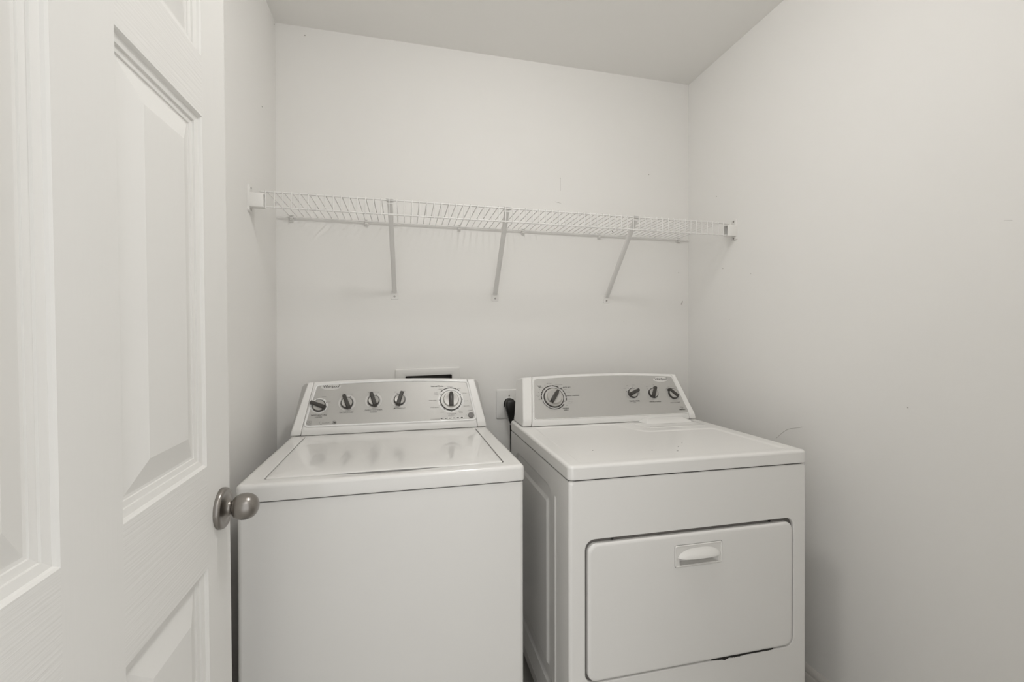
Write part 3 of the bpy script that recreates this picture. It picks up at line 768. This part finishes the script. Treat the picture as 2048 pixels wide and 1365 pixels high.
for u in (-.05, .05):
    bm = bmesh.new(); tube(bm, [(u, .060, .032), (u, .060, .075)], .011, 12); tube(bm, [(u, .060, .070), (u, .030, .070)], .008, 10)
    finish('valve', bm, 'nickel', wob)

# ---------------------------------------------------------------- wire shelf
shelf = tag(empty('wire_shelf', (.43, YB, 1.7180)), 'white wire wall shelf on three braces above the washer and dryer', 'shelf')
SX, SY, SZ = shelf.location
def sh(x, y, z): return (x-SX, y-SY, z-SZ)
YR, YFt = 1.8895, 1.583
ZR, ZLOW = 1.7180, 1.6690
XA, XB_ = -.452, 1.312
def rod(name, y, z, r, xa=XA, xb=XB_):
    bm = bmesh.new(); tube(bm, [sh(xa, y, z), sh(xb, y, z)], r, 10); finish(name, bm, 'wire', shelf, smooth=60)
rod('back_rod', YR, ZR, .0030, XL+.008, XR-.006)
rod('front_rod', YFt, ZR, .0030)
rod('lip_rod', YFt-.0005, ZLOW, .0030)
# one cross wire: along the deck, over the front rod and down the lip
bm = bmesh.new(); zt = .0044
tube(bm, [(0, YR-SY+.006, zt), (0, YFt-SY+.002, zt), (0, YFt-SY-.0035, zt-.0012), (0, YFt-SY-.0046, -.004), (0, YFt-SY-.0046, ZLOW-SZ-.004)], .00165, 7)
cw = finish('cross_wire', bm, 'wire', shelf, smooth=60)
x = -.434; first = True
while x < 1.301:
    if first: o = cw; first = False
    else:
        o = cw.copy(); COL.objects.link(o); o.parent = shelf
    o.location = (x-SX, 0, 0); x += .0256
# braces
for xt, xb in ((-.047, -.0390), (.367, .3845), (.8885, .9112)):
    A = Vector((xt, YFt+.0045, ZR-.002)); B = Vector((xb, YB-.004, 1.4355))
    t = (B-A).normalized(); sx = Vector((1, 0, 0)); sx = (sx-t*sx.dot(t)).normalized(); nn = sx.cross(t)   # nn points forward / down
    if nn.y > 0: nn = -nn
    br = empty('brace', sh(xb, YB, 1.405)); br.parent = shelf
    org = Vector((xb, YB, 1.405))
    bm = bmesh.new()
    prof = [(-.0088, -.006), (-.0088, .0035), (-.0068, .0055), (.0068, .0055), (.0088, .0035), (.0088, -.006), (.0072, -.006), (.0072, .0028), (.0060, .0040), (-.0060, .0040), (-.0072, .0028), (-.0072, -.006)]
    loft(bm, [[P+sx*a*k+nn*b-org for a, b in prof] for P, k in ((A, 1.0), (A.lerp(B, .5), 1.0), (B, 1.0))]); finish('strut', bm, 'wire', br, smooth=50)
    bm = bmesh.new(); box(bm, -.0012+xt-.012, xt+.012, YFt-.004, YFt+.012, ZR+.003, ZR+.0052, Matrix.Translation(-org)); box(bm, xt-.012, xt+.012, YFt+.0035, YFt+.0050, ZR-.012, ZR+.004, Matrix.Translation(-org)); finish('hook', bm, 'wire', br)
    bm = bmesh.new(); lp = lambda ins, d: [(u, -d, z) for u, z in rrect(-.0155+ins, .0155-ins, ins, .034-ins, .004, 3)]
    loft(bm, [lp(0, 0), lp(0, .0018), lp(.0008, .0026)]); finish('foot_plate', bm, 'wire', br)
    bm = bmesh.new(); lathe(bm, [(.0042, .0024), (.0040, .0036), (.0018, .0042)], 14, Matrix.Translation((0, 0, .0125)) @ Matrix.Rotation(PI/2, 4, 'X')); finish('screw', bm, 'steel', br)
# end brackets
for sgn, xw in ((1, XL), (-1, XR)):
    eb = empty('end_bracket', sh(xw, 1.5875, 1.652)); eb.parent = shelf
    bm = bmesh.new(); lp = lambda ins, d: [(sgn*d, y, z) for y, z in rrect(-.0145+ins, .0145-ins, ins, .085-ins, .005, 3)]
    loft(bm, [lp(0, 0), lp(0, .0045), lp(.0012, .0062)]); finish('wall_plate', bm, 'plastic', eb, smooth=50)
    bm = bmesh.new(); q = lambda ins, d: [(sgn*d, y, z) for y, z in rrect(-.0150+ins, .0125-ins, .0130+ins, .0590-ins, .0030, 3)]
    loft(bm, [q(0, .005), q(0, .0460), q(.0008, .0470), q(.0028, .0470), q(.0030, .0160)]); finish('end_cap', bm, 'plastic', eb, smooth=50)
    for z in (.0065, .0765):
        bm = bmesh.new(); lathe(bm, [(.0040, 0), (.0036, .0016), (.0016, .0022)], 12, Matrix.Translation((sgn*.0060, .001, z)) @ Matrix.Rotation(sgn*PI/2, 4, 'Y')); finish('screw', bm, 'steel', eb)
# wall clips on the back rod
for x in (-.4274, -.1487, .228, .5087, .8715, 1.2836):
    bm = bmesh.new()
    pts = [(0, YR-SY+(.0064*math.sin(a)), .0064*math.cos(a)) for a in [math.radians(-20+300*k/12) for k in range(13)]]
    for s_ in (-.0028, 0, .0028): tube(bm, [(s_, p[1], p[2]) for p in pts], .0019, 6)
    box(bm, -.0065, .0065, YR-SY+.004, 0, -.016, .010); box(bm, -.0050, .0050, YR-SY-.004, YR-SY+.005, -.0115, -.0075)
    o = finish('wall_clip', bm, 'plastic', shelf, smooth=50, loc=(x-SX, 0, 0))

bpy.context.view_layer.update()
